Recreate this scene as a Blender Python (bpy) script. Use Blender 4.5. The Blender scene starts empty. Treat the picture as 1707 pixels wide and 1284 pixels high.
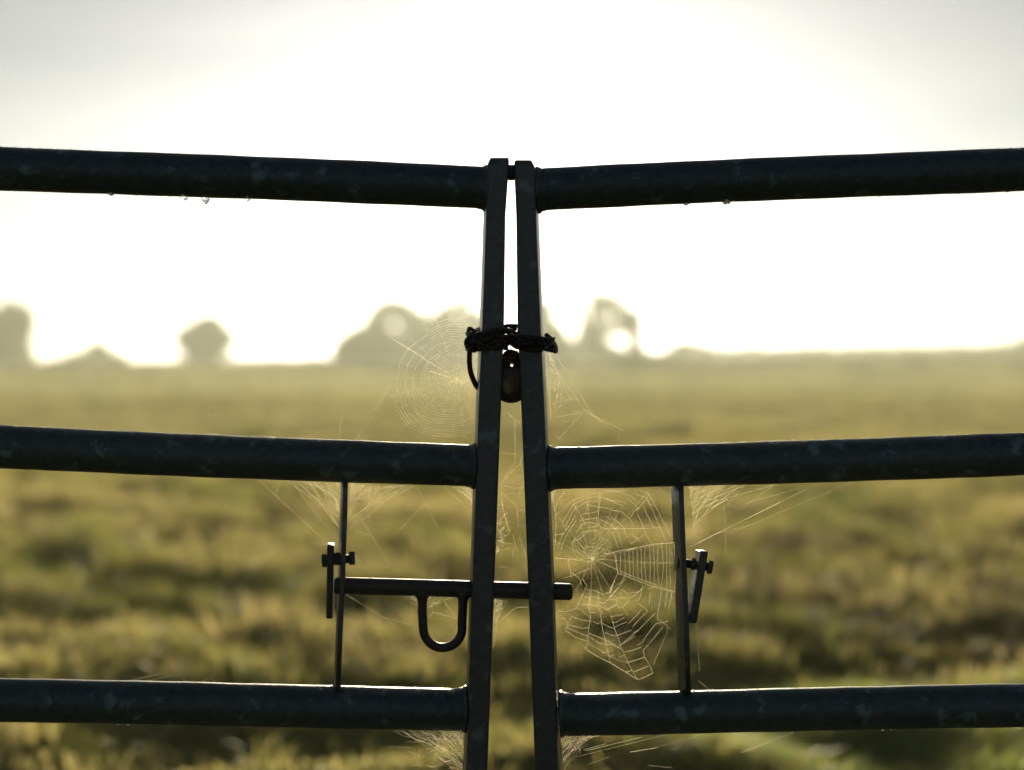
import bpy, bmesh, math, random
import numpy as np
from mathutils import Vector, Matrix

random.seed(11)
rng = np.random.default_rng(11)
PI = math.pi
scene = bpy.context.scene
col = scene.collection

# ------------------------------------------------------------------ camera
W, H = 1707.0, 1284.0
F = 2371.0                     # focal length in photo pixels (50 mm, full frame)
EYE = 1.0                      # eye height above the meadow
HOR = 598.0                    # eye level in the photo
PITCH = math.atan((H/2 - HOR)/F)
cam_d = bpy.data.cameras.new('camera')
cam = bpy.data.objects.new('camera', cam_d)
col.objects.link(cam)
cam.location = (0, 0, EYE)
cam.rotation_euler = (PI/2 - PITCH, 0, 0)
cam_d.sensor_width = 36.0
cam_d.lens = 36.0*F/W
cam_d.clip_start = 0.05
cam_d.clip_end = 6000
cam_d.dof.use_dof = True
cam_d.dof.focus_distance = 1.375
cam_d.dof.aperture_fstop = 2.3
cam_d.dof.aperture_blades = 0
scene.camera = cam
CP, SP = math.cos(PITCH), math.sin(PITCH)
CAM = Vector((0, 0, EYE))

def ray(px, py):
    x = (px - W/2)/F
    u = (H/2 - py)/F
    return Vector((x, CP + u*SP, -SP + u*CP))

Y0 = 1.385                     # where the two leaves of the gate meet
KY = 0.085                     # each leaf swings back towards the camera at its outer end

def G(px, py, side, off=0.0):
    """point of the photo on the plane of a gate leaf (side -1 left, +1 right); off > 0 is nearer to the camera"""
    d = ray(px, py)
    yy = Y0 - off*math.sqrt(1 + KY*KY)
    # y = yy - side*KY*x
    t = yy/(d.y + side*KY*d.x)
    return CAM + d*t

def far(px, py, D):
    return Vector(((px - W/2)/F*D, D, EYE + (HOR - py)/F*D))

# ------------------------------------------------------------------ helpers
def obj(name, bm, mat, parent=None, smooth=True, origin=None):
    if isinstance(bm, bpy.types.Mesh):
        me = bm
    else:
        me = bpy.data.meshes.new(name)
        bmesh.ops.recalc_face_normals(bm, faces=bm.faces[:])
        bm.to_mesh(me)
        bm.free()
    n = len(me.vertices)
    co = np.empty(n*3, np.float32)
    me.vertices.foreach_get('co', co)
    co = co.reshape(-1, 3)
    if origin is None:
        origin = (co.min(0) + co.max(0))/2
    origin = Vector([float(v) for v in origin])
    me.vertices.foreach_set('co', (co - np.array(origin, np.float32)).ravel())
    if smooth:
        me.polygons.foreach_set('use_smooth', np.ones(len(me.polygons), bool))
    me.update()
    me.materials.append(mat)
    o = bpy.data.objects.new(name, me)
    col.objects.link(o)
    base = Vector((0, 0, 0))
    if parent is not None:
        p = parent
        while p is not None:
            base += p.location
            p = p.parent
        o.parent = parent
    o.location = origin - base
    return o

def tag(o, label, cat, group=None, kind=None):
    if label: o['label'] = label
    if cat: o['category'] = cat
    if group: o['group'] = group
    if kind: o['kind'] = kind
    return o

def thing(name, label, cat, loc, group=None):
    o = bpy.data.objects.new(name, None)
    o.empty_display_size = 0.05
    col.objects.link(o)
    o.location = loc
    return tag(o, label, cat, group)

def tube(bm, pts, r, sides=16, cap=True, closed=False):
    """tube along a polyline; r a number or one radius per point"""
    pts = [Vector(p) for p in pts]
    n = len(pts)
    rs = r if hasattr(r, '__len__') else [r]*n
    tans = []
    for i in range(n):
        if closed:
            t = pts[(i+1) % n] - pts[i-1]
        else:
            t = pts[min(i+1, n-1)] - pts[max(i-1, 0)]
        tans.append(t.normalized() if t.length > 1e-9 else Vector((0, 0, 1)))
    up = Vector((0, 0, 1)) if abs(tans[0].z) < 0.9 else Vector((0, 1, 0))
    nrm = (up - tans[0]*up.dot(tans[0])).normalized()
    rings = []
    for i in range(n):
        t = tans[i]
        nrm = (nrm - t*nrm.dot(t))
        nrm = nrm.normalized() if nrm.length > 1e-6 else t.orthogonal().normalized()
        b = t.cross(nrm)
        rings.append([bm.verts.new(pts[i] + (nrm*math.cos(2*PI*k/sides) + b*math.sin(2*PI*k/sides))*rs[i]) for k in range(sides)])
    m = n if closed else n-1
    for i in range(m):
        a, c = rings[i], rings[(i+1) % n]
        for k in range(sides):
            bm.faces.new((a[k], a[(k+1) % sides], c[(k+1) % sides], c[k]))
    if cap and not closed:
        bm.faces.new(rings[0][::-1]); bm.faces.new(rings[-1])
    return bm

def loft(bm, rings, cap=True):
    vs = [[bm.verts.new(p) for p in r] for r in rings]
    n = len(vs[0])
    for a, c in zip(vs, vs[1:]):
        for k in range(n):
            bm.faces.new((a[k], a[(k+1) % n], c[(k+1) % n], c[k]))
    if cap:
        bm.faces.new(vs[0][::-1]); bm.faces.new(vs[-1])
    return bm

def rrect(w, d, r, seg=4):
    """rounded rectangle, w across and d deep, as 2-D points"""
    out = []
    for cx, cy, a0 in ((w/2-r, d/2-r, 0), (-w/2+r, d/2-r, PI/2), (-w/2+r, -d/2+r, PI), (w/2-r, -d/2+r, 3*PI/2)):
        for k in range(seg+1):
            a = a0 + PI/2*k/seg
            out.append((cx + r*math.cos(a), cy + r*math.sin(a)))
    return out

# ------------------------------------------------------------------ materials
def new_mat(name):
    m = bpy.data.materials.new(name)
    m.use_nodes = True
    nt = m.node_tree
    nt.nodes.clear()
    out = nt.nodes.new('ShaderNodeOutputMaterial')
    return m, nt, out

def N(nt, typ, **kw):
    n = nt.nodes.new(typ)
    for k, v in kw.items():
        if k.startswith('i_'):
            n.inputs[k[2:].replace('_', ' ')].default_value = v
        else:
            setattr(n, k, v)
    return n

def ramp(nt, stops, interp='LINEAR'):
    n = nt.nodes.new('ShaderNodeValToRGB')
    cr = n.color_ramp
    cr.interpolation = interp
    while len(cr.elements) < len(stops):
        cr.elements.new(0.5)
    for e, (p, c) in zip(cr.elements, stops):
        e.position = p
        e.color = (*c, 1) if len(c) == 3 else c
    return n

def mat_steel(name, dark, light, patch, rough=0.42, dew=0.25, spec=0.35):
    """old galvanised tube: dull dark zinc with paler flaky patches and a beading of dew"""
    m, nt, out = new_mat(name)
    L = nt.links
    geo = N(nt, 'ShaderNodeNewGeometry')
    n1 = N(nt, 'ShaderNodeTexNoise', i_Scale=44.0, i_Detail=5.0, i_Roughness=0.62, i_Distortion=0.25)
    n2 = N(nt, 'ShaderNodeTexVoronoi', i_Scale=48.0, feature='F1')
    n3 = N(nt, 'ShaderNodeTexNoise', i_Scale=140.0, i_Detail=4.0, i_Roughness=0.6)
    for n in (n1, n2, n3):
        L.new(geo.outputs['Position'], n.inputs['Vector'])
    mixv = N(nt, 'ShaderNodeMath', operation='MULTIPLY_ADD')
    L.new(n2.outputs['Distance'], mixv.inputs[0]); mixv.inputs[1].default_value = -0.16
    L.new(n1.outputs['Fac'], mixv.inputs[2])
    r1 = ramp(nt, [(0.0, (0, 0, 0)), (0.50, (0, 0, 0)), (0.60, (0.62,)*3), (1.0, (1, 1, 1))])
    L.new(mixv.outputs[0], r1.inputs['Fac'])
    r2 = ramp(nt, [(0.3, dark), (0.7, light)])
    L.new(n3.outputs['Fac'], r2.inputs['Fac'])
    mx = N(nt, 'ShaderNodeMix', data_type='RGBA')
    L.new(r1.outputs['Color'], mx.inputs['Factor'])
    L.new(r2.outputs['Color'], mx.inputs['A'])
    mx.inputs['B'].default_value = (*patch, 1)
    p = N(nt, 'ShaderNodeBsdfPrincipled', i_Metallic=0.35, i_Roughness=rough)
    p.inputs['Specular IOR Level'].default_value = spec
    L.new(mx.outputs['Result'], p.inputs['Base Color'])
    rr = N(nt, 'ShaderNodeMapRange'); rr.inputs['To Min'].default_value = rough; rr.inputs['To Max'].default_value = rough+0.15
    L.new(n3.outputs['Fac'], rr.inputs['Value']); L.new(rr.outputs['Result'], p.inputs['Roughness'])
    # dew beads
    v = N(nt, 'ShaderNodeTexVoronoi', i_Scale=900.0, feature='F1'); L.new(geo.outputs['Position'], v.inputs['Vector'])
    rv = ramp(nt, [(0.0, (1, 1, 1)), (0.45, (0, 0, 0))], 'EASE'); L.new(v.outputs['Distance'], rv.inputs['Fac'])
    b1 = N(nt, 'ShaderNodeBump', i_Strength=dew, i_Distance=0.0006)
    L.new(rv.outputs['Color'], b1.inputs['Height'])
    b2 = N(nt, 'ShaderNodeBump', i_Strength=0.35, i_Distance=0.0015)
    L.new(n3.outputs['Fac'], b2.inputs['Height']); L.new(b1.outputs['Normal'], b2.inputs['Normal'])
    L.new(b2.outputs['Normal'], p.inputs['Normal'])
    L.new(p.outputs['BSDF'], out.inputs['Surface'])
    return m

M = {}
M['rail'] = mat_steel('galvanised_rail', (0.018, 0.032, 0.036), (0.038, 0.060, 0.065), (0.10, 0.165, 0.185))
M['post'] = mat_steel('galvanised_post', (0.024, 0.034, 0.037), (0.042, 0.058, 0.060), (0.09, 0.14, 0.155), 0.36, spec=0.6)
M['bolt'] = mat_steel('dull_bolt_steel', (0.022, 0.022, 0.022), (0.045, 0.043, 0.04), (0.05, 0.05, 0.05), 0.45)
M['chain'] = mat_steel('dark_wet_chain', (0.010, 0.010, 0.010), (0.022, 0.020, 0.018), (0.03, 0.024, 0.018), 0.55, 0.1)
M['rust'] = mat_steel('rusty_chain', (0.07, 0.03, 0.012), (0.16, 0.07, 0.025), (0.2, 0.1, 0.04), 0.7, 0.1)
M['lock'] = mat_steel('padlock_steel', (0.03, 0.028, 0.022), (0.06, 0.055, 0.04), (0.07, 0.065, 0.05), 0.4, 0.1)
M['brass'] = mat_steel('tarnished_brass', (0.11, 0.085, 0.04), (0.18, 0.135, 0.06), (0.2, 0.16, 0.08), 0.35, 0.1)

def mat_silk():
    m, nt, out = new_mat('spider_silk')
    L = nt.links
    tr = N(nt, 'ShaderNodeBsdfTranslucent'); tr.inputs['Color'].default_value = (0.95, 0.88, 0.72, 1)
    df = N(nt, 'ShaderNodeBsdfDiffuse'); df.inputs['Color'].default_value = (0.8, 0.78, 0.72, 1)
    mx = N(nt, 'ShaderNodeMixShader'); mx.inputs[0].default_value = 0.3
    L.new(tr.outputs[0], mx.inputs[1]); L.new(df.outputs[0], mx.inputs[2])
    tp = N(nt, 'ShaderNodeBsdfTransparent')
    m2 = N(nt, 'ShaderNodeMixShader')
    geo = N(nt, 'ShaderNodeNewGeometry')
    nz = N(nt, 'ShaderNodeTexNoise', i_Scale=160.0, i_Detail=2.0, i_Roughness=0.7)  # noise in the opacity puts uneven glints into the threads
    L.new(geo.outputs['Position'], nz.inputs['Vector'])
    mr = N(nt, 'ShaderNodeMapRange'); mr.inputs['From Min'].default_value = 0.32; mr.inputs['From Max'].default_value = 0.68
    mr.inputs['To Min'].default_value = 0.22; mr.inputs['To Max'].default_value = 1.0
    L.new(nz.outputs['Fac'], mr.inputs['Value']); L.new(mr.outputs['Result'], m2.inputs[0])
    L.new(tp.outputs[0], m2.inputs[1]); L.new(mx.outputs[0], m2.inputs[2])
    L.new(m2.outputs[0], out.inputs['Surface'])
    return m
M['silk'] = mat_silk()

def mat_water():
    m, nt, out = new_mat('water_drop')
    p = N(nt, 'ShaderNodeBsdfPrincipled', i_Roughness=0.02, i_IOR=1.33)
    p.inputs['Base Color'].default_value = (0.97, 0.97, 0.95, 1)
    p.inputs['Transmission Weight'].default_value = 1.0
    nt.links.new(p.outputs[0], out.inputs['Surface'])
    return m
M['water'] = mat_water()

def mat_grass(name, stops, transl=0.55):
    """blades: straw to green by clump, a little variation per blade; lets the low sun through"""
    m, nt, out = new_mat(name)
    L = nt.links
    geo = N(nt, 'ShaderNodeNewGeometry')
    n1 = N(nt, 'ShaderNodeTexNoise', i_Scale=0.75, i_Detail=2.0, i_Roughness=0.6)
    L.new(geo.outputs['Position'], n1.inputs['Vector'])
    a = N(nt, 'ShaderNodeMath', operation='MULTIPLY_ADD'); a.inputs[1].default_value = 0.42
    L.new(geo.outputs['Random Per Island'], a.inputs[0])
    s = N(nt, 'ShaderNodeMath', operation='MULTIPLY_ADD'); s.inputs[1].default_value = 1.7; s.inputs[2].default_value = -0.56
    L.new(n1.outputs['Fac'], s.inputs[0]); L.new(s.outputs[0], a.inputs[2])
    r = ramp(nt, stops)
    L.new(a.outputs[0], r.inputs['Fac'])
    tr = N(nt, 'ShaderNodeBsdfTranslucent'); L.new(r.outputs['Color'], tr.inputs['Color'])
    df = N(nt, 'ShaderNodeBsdfDiffuse'); L.new(r.outputs['Color'], df.inputs['Color'])
    mx = N(nt, 'ShaderNodeMixShader'); mx.inputs[0].default_value = transl
    L.new(df.outputs[0], mx.inputs[1]); L.new(tr.outputs[0], mx.inputs[2])
    gl = N(nt, 'ShaderNodeBsdfGlossy', i_Roughness=0.4); gl.inputs['Color'].default_value = (0.8, 0.8, 0.8, 1)
    m2 = N(nt, 'ShaderNodeMixShader'); m2.inputs[0].default_value = 0.035
    L.new(mx.outputs[0], m2.inputs[1]); L.new(gl.outputs[0], m2.inputs[2])
    L.new(m2.outputs[0], out.inputs['Surface'])
    return m
GREEN, OLIVE, STRAW, TAN = (0.09, 0.145, 0.03), (0.225, 0.22, 0.062), (0.42, 0.36, 0.14), (0.55, 0.45, 0.21)
M['grass'] = mat_grass('meadow_grass', [(0.05, GREEN), (0.32, OLIVE), (0.58, STRAW), (0.85, TAN), (1.0, (0.75, 0.62, 0.36))])
M['weeds'] = mat_grass('rank_weeds', [(0.0, (0.035, 0.05, 0.012)), (0.5, (0.10, 0.085, 0.03)), (1.0, (0.22, 0.17, 0.07))], 0.4)
M['lush'] = mat_grass('lush_grass', [(0.0, (0.16, 0.24, 0.045)), (0.6, (0.32, 0.36, 0.10)), (1.0, (0.52, 0.48, 0.20))])
M['stubble'] = mat_grass('stubble_grass', [(0.0, (0.18, 0.19, 0.075)), (0.5, (0.30, 0.275, 0.12)), (1.0, (0.42, 0.36, 0.18))])
M['pasture'] = mat_grass('mist_paled_pasture', [(0.0, (0.24, 0.25, 0.13)), (0.5, (0.35, 0.34, 0.19)), (1.0, (0.43, 0.39, 0.23))])  # colour paled and cooled to stand in for ground mist the even haze lacks

def mat_ground():
    m, nt, out = new_mat('meadow_soil')
    L = nt.links
    geo = N(nt, 'ShaderNodeNewGeometry')
    n1 = N(nt, 'ShaderNodeTexNoise', i_Scale=1.3, i_Detail=6.0, i_Roughness=0.65); L.new(geo.outputs['Position'], n1.inputs['Vector'])
    n2 = N(nt, 'ShaderNodeTexNoise', i_Scale=0.05, i_Detail=4.0); L.new(geo.outputs['Position'], n2.inputs['Vector'])
    r = ramp(nt, [(0.3, (0.05, 0.055, 0.018)), (0.55, (0.11, 0.10, 0.035)), (0.75, (0.16, 0.14, 0.05))])
    L.new(n1.outputs['Fac'], r.inputs['Fac'])
    r2 = ramp(nt, [(0.35, (0.8, 0.9, 0.8)), (0.65, (1.25, 1.1, 1.0))]); L.new(n2.outputs['Fac'], r2.inputs['Fac'])
    mx = N(nt, 'ShaderNodeMix', data_type='RGBA', blend_type='MULTIPLY'); mx.inputs['Factor'].default_value = 1
    L.new(r.outputs['Color'], mx.inputs['A']); L.new(r2.outputs['Color'], mx.inputs['B'])
    d = N(nt, 'ShaderNodeBsdfDiffuse'); L.new(mx.outputs['Result'], d.inputs['Color'])
    b = N(nt, 'ShaderNodeBump', i_Strength=0.6, i_Distance=0.05); L.new(n1.outputs['Fac'], b.inputs['Height']); L.new(b.outputs['Normal'], d.inputs['Normal'])
    L.new(d.outputs[0], out.inputs['Surface'])
    return m
M['ground'] = mat_ground()

def mat_leaf(name, c1, c2):
    m, nt, out = new_mat(name)
    L = nt.links
    geo = N(nt, 'ShaderNodeNewGeometry')
    r = ramp(nt, [(0.0, c1), (1.0, c2)]); L.new(geo.outputs['Random Per Island'], r.inputs['Fac'])
    tr = N(nt, 'ShaderNodeBsdfTranslucent'); L.new(r.outputs['Color'], tr.inputs['Color'])
    df = N(nt, 'ShaderNodeBsdfDiffuse'); L.new(r.outputs['Color'], df.inputs['Color'])
    mx = N(nt, 'ShaderNodeMixShader'); mx.inputs[0].default_value = 0.4
    L.new(df.outputs[0], mx.inputs[1]); L.new(tr.outputs[0], mx.inputs[2])
    L.new(mx.outputs[0], out.inputs['Surface'])
    return m
M['leaf'] = mat_leaf('tree_leaves', (0.035, 0.05, 0.015), (0.08, 0.10, 0.03))
M['hedge'] = mat_leaf('hedge_leaves', (0.045, 0.06, 0.02), (0.10, 0.11, 0.035))

def mat_bark():
    m, nt, out = new_mat('bark')
    L = nt.links
    geo = N(nt, 'ShaderNodeNewGeometry')
    n1 = N(nt, 'ShaderNodeTexNoise', i_Scale=6.0, i_Detail=5.0); L.new(geo.outputs['Position'], n1.inputs['Vector'])
    r = ramp(nt, [(0.3, (0.03, 0.025, 0.018)), (0.7, (0.10, 0.08, 0.06))]); L.new(n1.outputs['Fac'], r.inputs['Fac'])
    d = N(nt, 'ShaderNodeBsdfDiffuse'); L.new(r.outputs['Color'], d.inputs['Color'])
    L.new(d.outputs[0], out.inputs['Surface'])
    return m
M['bark'] = mat_bark()

# ------------------------------------------------------------------ sky and sun
SUN_EL, SUN_AZ = math.radians(7.2), math.radians(0.1)
world = bpy.data.worlds.new('World')
scene.world = world
world.use_nodes = True
wn = world.node_tree
wn.nodes.clear()
wo = wn.nodes.new('ShaderNodeOutputWorld')
bg = wn.nodes.new('ShaderNodeBackground')
sky = wn.nodes.new('ShaderNodeTexSky')
sky.sky_type = 'NISHITA'
sky.sun_disc = False
sky.sun_elevation = SUN_EL
sky.sun_rotation = SUN_AZ
sky.altitude = 60
sky.air_density = 1.0
sky.dust_density = 0.6
sky.ozone_density = 1.0
bg.inputs['Strength'].default_value = 0.05
hs = wn.nodes.new('ShaderNodeHueSaturation')
hs.inputs['Saturation'].default_value = 0.40
hs.inputs['Value'].default_value = 0.53
wn.links.new(sky.outputs[0], hs.inputs['Color'])
wb = wn.nodes.new('ShaderNodeMix'); wb.data_type = 'RGBA'; wb.blend_type = 'MULTIPLY'
wb.inputs['Factor'].default_value = 1.0
wb.inputs['B'].default_value = (0.93, 1.0, 1.17, 1)          # cool white balance of the whole sky
wn.links.new(hs.outputs[0], wb.inputs['A'])
# thin uneven veils of high cloud
tc = wn.nodes.new('ShaderNodeTexCoord')
mp = wn.nodes.new('ShaderNodeMapping'); mp.inputs['Scale'].default_value = (1.0, 1.0, 3.2); mp.inputs['Rotation'].default_value = (0.0, 0.35, 0.0)
cn = wn.nodes.new('ShaderNodeTexNoise'); cn.inputs['Scale'].default_value = 3.4; cn.inputs['Detail'].default_value = 4.0; cn.inputs['Roughness'].default_value = 0.5; cn.inputs['Distortion'].default_value = 0.5
cr = ramp(wn, [(0.35, (0.86, 0.875, 0.89)), (0.65, (1.06, 1.03, 1.0))], 'EASE')
cm = wn.nodes.new('ShaderNodeMix'); cm.data_type = 'RGBA'; cm.blend_type = 'MULTIPLY'; cm.inputs['Factor'].default_value = 1.0
wn.links.new(tc.outputs['Generated'], mp.inputs['Vector']); wn.links.new(mp.outputs['Vector'], cn.inputs['Vector'])
wn.links.new(cn.outputs['Fac'], cr.inputs['Fac'])
wn.links.new(wb.outputs['Result'], cm.inputs['A']); wn.links.new(cr.outputs['Color'], cm.inputs['B'])
wn.links.new(cm.outputs['Result'], bg.inputs['Color'])
wn.links.new(bg.outputs[0], wo.inputs['Surface'])
sun_d = bpy.data.lights.new('sun', 'SUN')
sun_d.energy = 5.0
sun_d.angle = math.radians(0.5)
sun_d.color = (1.0, 0.86, 0.58)
sun = bpy.data.objects.new('sun', sun_d)
col.objects.link(sun)
to_sun = Vector((math.sin(SUN_AZ)*math.cos(SUN_EL), math.cos(SUN_AZ)*math.cos(SUN_EL), math.sin(SUN_EL)))
sun.rotation_euler = to_sun.to_track_quat('Z', 'Y').to_euler()
sun.location = to_sun*60

# ------------------------------------------------------------------ terrain
def waves(lam, n, seed):
    g = np.random.default_rng(seed)
    a = g.uniform(0, 2*PI, n); l = lam*g.uniform(0.65, 1.5, n); ph = g.uniform(0, 2*PI, n)
    return np.cos(a)*2*PI/l, np.sin(a)*2*PI/l, ph
WS = {k: waves(*k) for k in ((1.5, 14, 1), (0.55, 14, 2), (9.0, 10, 3), (60.0, 8, 4))}
def wave(k, x, y):
    kx, ky, ph = WS[k]
    out = np.zeros_like(x)
    for a, b, c in zip(kx, ky, ph):
        out += np.sin(a*x + b*y + c)
    return out/math.sqrt(len(kx))
def smooth(a, b, t):
    t = np.clip((t-a)/(b-a), 0, 1)
    return t*t*(3-2*t)
def ground_z(x, y):
    x = np.asarray(x, float); y = np.asarray(y, float)
    nearf = 1 - smooth(16, 40, np.hypot(x, y))
    m = wave((1.5, 14, 1), x, y)
    z = nearf*(0.016*m + 0.024*wave((0.55, 14, 2), x, y))
    z = z + 0.05*wave((9.0, 10, 3), x, y)*smooth(2, 8, y)
    z = z + 0.25*wave((60.0, 8, 4), x, y)*smooth(30, 120, y)
    ridge = 0.8 + 0.016*x + 0.00008*x*x
    z = z + np.clip(ridge, -1.5, 6)*smooth(55, 290, y)
    z = z - 0.035*np.clip(y - 320, 0, None)
    return z
nx, ny = 521, 560
ku, kv = 8.0, 7.5
u = np.linspace(-1, 1, nx); xs = 900*np.sinh(ku*u)/math.sinh(ku)
v = np.linspace(-0.42, 1, ny); ys = 4 + 1000*np.sinh(kv*v)/math.sinh(kv)
X, Y = np.meshgrid(xs, ys)
Z = ground_z(X, Y)
verts = np.stack([X.ravel(), Y.ravel(), Z.ravel()], 1)
ii = np.arange(ny-1)[:, None]*nx + np.arange(nx-1)[None, :]
quads = np.stack([ii, ii+1, ii+nx+1, ii+nx], -1).reshape(-1, 4)

def np_mesh(name, verts, faces_flat, sizes):
    me = bpy.data.meshes.new(name)
    me.vertices.add(len(verts))
    me.vertices.foreach_set('co', np.asarray(verts, np.float32).ravel())
    me.loops.add(len(faces_flat))
    me.loops.foreach_set('vertex_index', np.asarray(faces_flat, np.int32))
    me.polygons.add(len(sizes))
    st = np.concatenate([[0], np.cumsum(sizes)[:-1]])
    me.polygons.foreach_set('loop_start', st.astype(np.int32))
    me.update(calc_edges=True)
    me.validate()
    return me
gm = np_mesh('ground', verts, quads.ravel(), np.full(len(quads), 4))
go = obj('ground', gm, M['ground'], origin=(0, 0, 0))
tag(go, 'rolling meadow ground under the grass behind the gate', 'ground', kind='structure')

# ------------------------------------------------------------------ grass
def blades(name, cx, cy, nb, rad, hlo, hhi, width, lean, mat, label):
    """clumps of bent blades at (cx, cy); each blade a quad and a tip"""
    n = len(cx)
    idx = np.repeat(np.arange(n), nb)
    k = len(idx)
    hc = rng.uniform(0.6, 1.25, n)*(0.62 + 0.38*smooth(3.2, 7.0, cy))
    ang = rng.uniform(0, 2*PI, k)
    rr = np.abs(rng.normal(0, 1, k))*rad
    bx = cx[idx] + rr*np.cos(ang); by = cy[idx] + rr*np.sin(ang)
    bz = ground_z(bx, by) - 0.01
    h = rng.uniform(hlo, hhi, k)*hc[idx]
    la = ang + rng.normal(0, 0.9, k)
    lr = h*np.abs(rng.normal(lean, lean*0.5, k))
    dx, dy = np.cos(la)*lr, np.sin(la)*lr
    wa = rng.uniform(0, PI, k)
    w = width*rng.uniform(0.6, 1.4, k)
    wx, wy = np.cos(wa)*w/2, np.sin(wa)*w/2
    P = np.empty((k, 5, 3))
    P[:, 0] = np.stack([bx-wx, by-wy, bz], 1)
    P[:, 1] = np.stack([bx+wx, by+wy, bz], 1)
    mx_, my_, mz = bx+dx*0.35, by+dy*0.35, bz+h*0.62
    P[:, 2] = np.stack([mx_+wx*0.8, my_+wy*0.8, mz], 1)
    P[:, 3] = np.stack([mx_-wx*0.8, my_-wy*0.8, mz], 1)
    P[:, 4] = np.stack([bx+dx, by+dy, bz+h*(1-0.25*lean)], 1)
    base = np.arange(k)[:, None]*5
    f = np.concatenate([base + np.array([[0, 1, 2, 3]]), base + np.array([[3, 2, 4]])], 1)
    sizes = np.tile([4, 3], k)
    me = np_mesh(name, P.reshape(-1, 3), f.ravel(), sizes)
    o = obj(name, me, mat, smooth=False, origin=(0, 0, 0))
    return tag(o, label, 'grass', kind='stuff')

def wedge(n, y0, y1, p=1.0, half=0.5, add=0.6):
    """random points in the strip of field the camera can see (and a margin)"""
    t = rng.uniform(0, 1, n)
    if p == 0:   y = y0*(y1/y0)**t
    else:        y = (y0**(p+1) + t*(y1**(p+1) - y0**(p+1)))**(1/(p+1))
    x = rng.uniform(-1, 1, n)*(half*y + add)
    return x, y
def dens_keep(x, y, thr, amt):
    m = wave((1.5, 14, 1), x, y)
    keep = rng.uniform(0, 1, len(x)) < np.clip(amt + (m - thr)*0.5, 0.04, 1)
    return x[keep], y[keep]

x, y = wedge(15000, 2.2, 17, 1.0)
blades('grass', x, y, 7, 0.09, 0.02, 0.06, 0.005, 0.8, M['grass'], 'short dewy meadow grass between the tussocks')
x, y = wedge(10500, 2.2, 18, 0.65); x, y = dens_keep(x, y, 0.0, 0.62)
blades('grass', x, y, 34, 0.055, 0.05, 0.15, 0.005, 0.8, M['grass'], 'straw coloured tussocks of rough meadow grass just behind the gate')
x, y = wedge(420, 5.0, 16, 0.75)
blades('grass', x, y, 46, 0.10, 0.12, 0.22, 0.005, 0.8, M['grass'], 'scattered taller tufts of rough grass in the meadow')

def patch(n, cx, cy, rx, ry):
    a = rng.uniform(0, 2*PI, n); r = rng.uniform(0, 1, n)**0.5
    return cx + rx*r*np.cos(a), cy + ry*r*np.sin(a)
x, y = patch(230, 1.75, 6.1, 1.35, 1.7)
blades('grass', x, y, 34, 0.06, 0.06, 0.16, 0.007, 0.9, M['weeds'], 'dark rank patch of weedy grass beyond the right gate leaf')
x, y = patch(330, 1.2, 3.65, 0.85, 0.5)
blades('grass', x, y, 50, 0.08, 0.06, 0.13, 0.005, 1.0, M['lush'], 'bright green lush grass at the lower right')
x, y = wedge(6500, 16, 42, 0.4)
blades('grass', x, y, 22, 0.20, 0.05, 0.13, 0.016, 0.8, M['stubble'], 'brown stubble grass in the middle of the field')
x, y = wedge(12000, 38, 310, 0, 0.5, 2)
blades('grass', x, y, 12, 0.5, 0.06, 0.16, 0.05, 0.8, M['pasture'], 'pasture grass, its colour paled for mist, towards the far trees')

# ------------------------------------------------------------------ trees
def gz(x, y): return float(ground_z(np.array([x]), np.array([y]))[0])

def leaf_mesh(name, blobs, n_per, size, g):
    """leaf clumps spread through ellipsoids (centre, radii), denser towards the rim, in sub-clumps"""
    P, nf = [], 0
    for (c, r, dens) in blobs:
        n = int(n_per*dens*1.7)
        nc = max(6, n//28)
        d = g.normal(0, 1, (nc, 3)); d /= np.linalg.norm(d, axis=1)[:, None]
        cc = d*(g.uniform(0.25, 1, (nc, 1))**0.45)
        pts = cc[g.integers(0, nc, n)] + g.normal(0, 0.17, (n, 3))*g.choice([0.6, 1.0, 1.7], (n, 1))
        pts = np.array(c) + pts*np.array(r)
        s = 1.35*size*g.uniform(0.5, 1.3, (n, 1))
        a = g.normal(0, 1, (n, 3)); a /= np.linalg.norm(a, axis=1)[:, None]
        b = g.normal(0, 1, (n, 3)); b -= a*(a*b).sum(1)[:, None]; b /= np.linalg.norm(b, axis=1)[:, None]
        q = np.stack([pts - a*s - b*s*0.25, pts - b*s*0.7, pts + a*s, pts + b*s*0.7 - a*s*0.2], 1)
        P.append(q); nf += n
    P = np.concatenate(P)
    return np_mesh(name, P.reshape(-1, 3), np.arange(nf*4), np.full(nf, 4))

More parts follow.
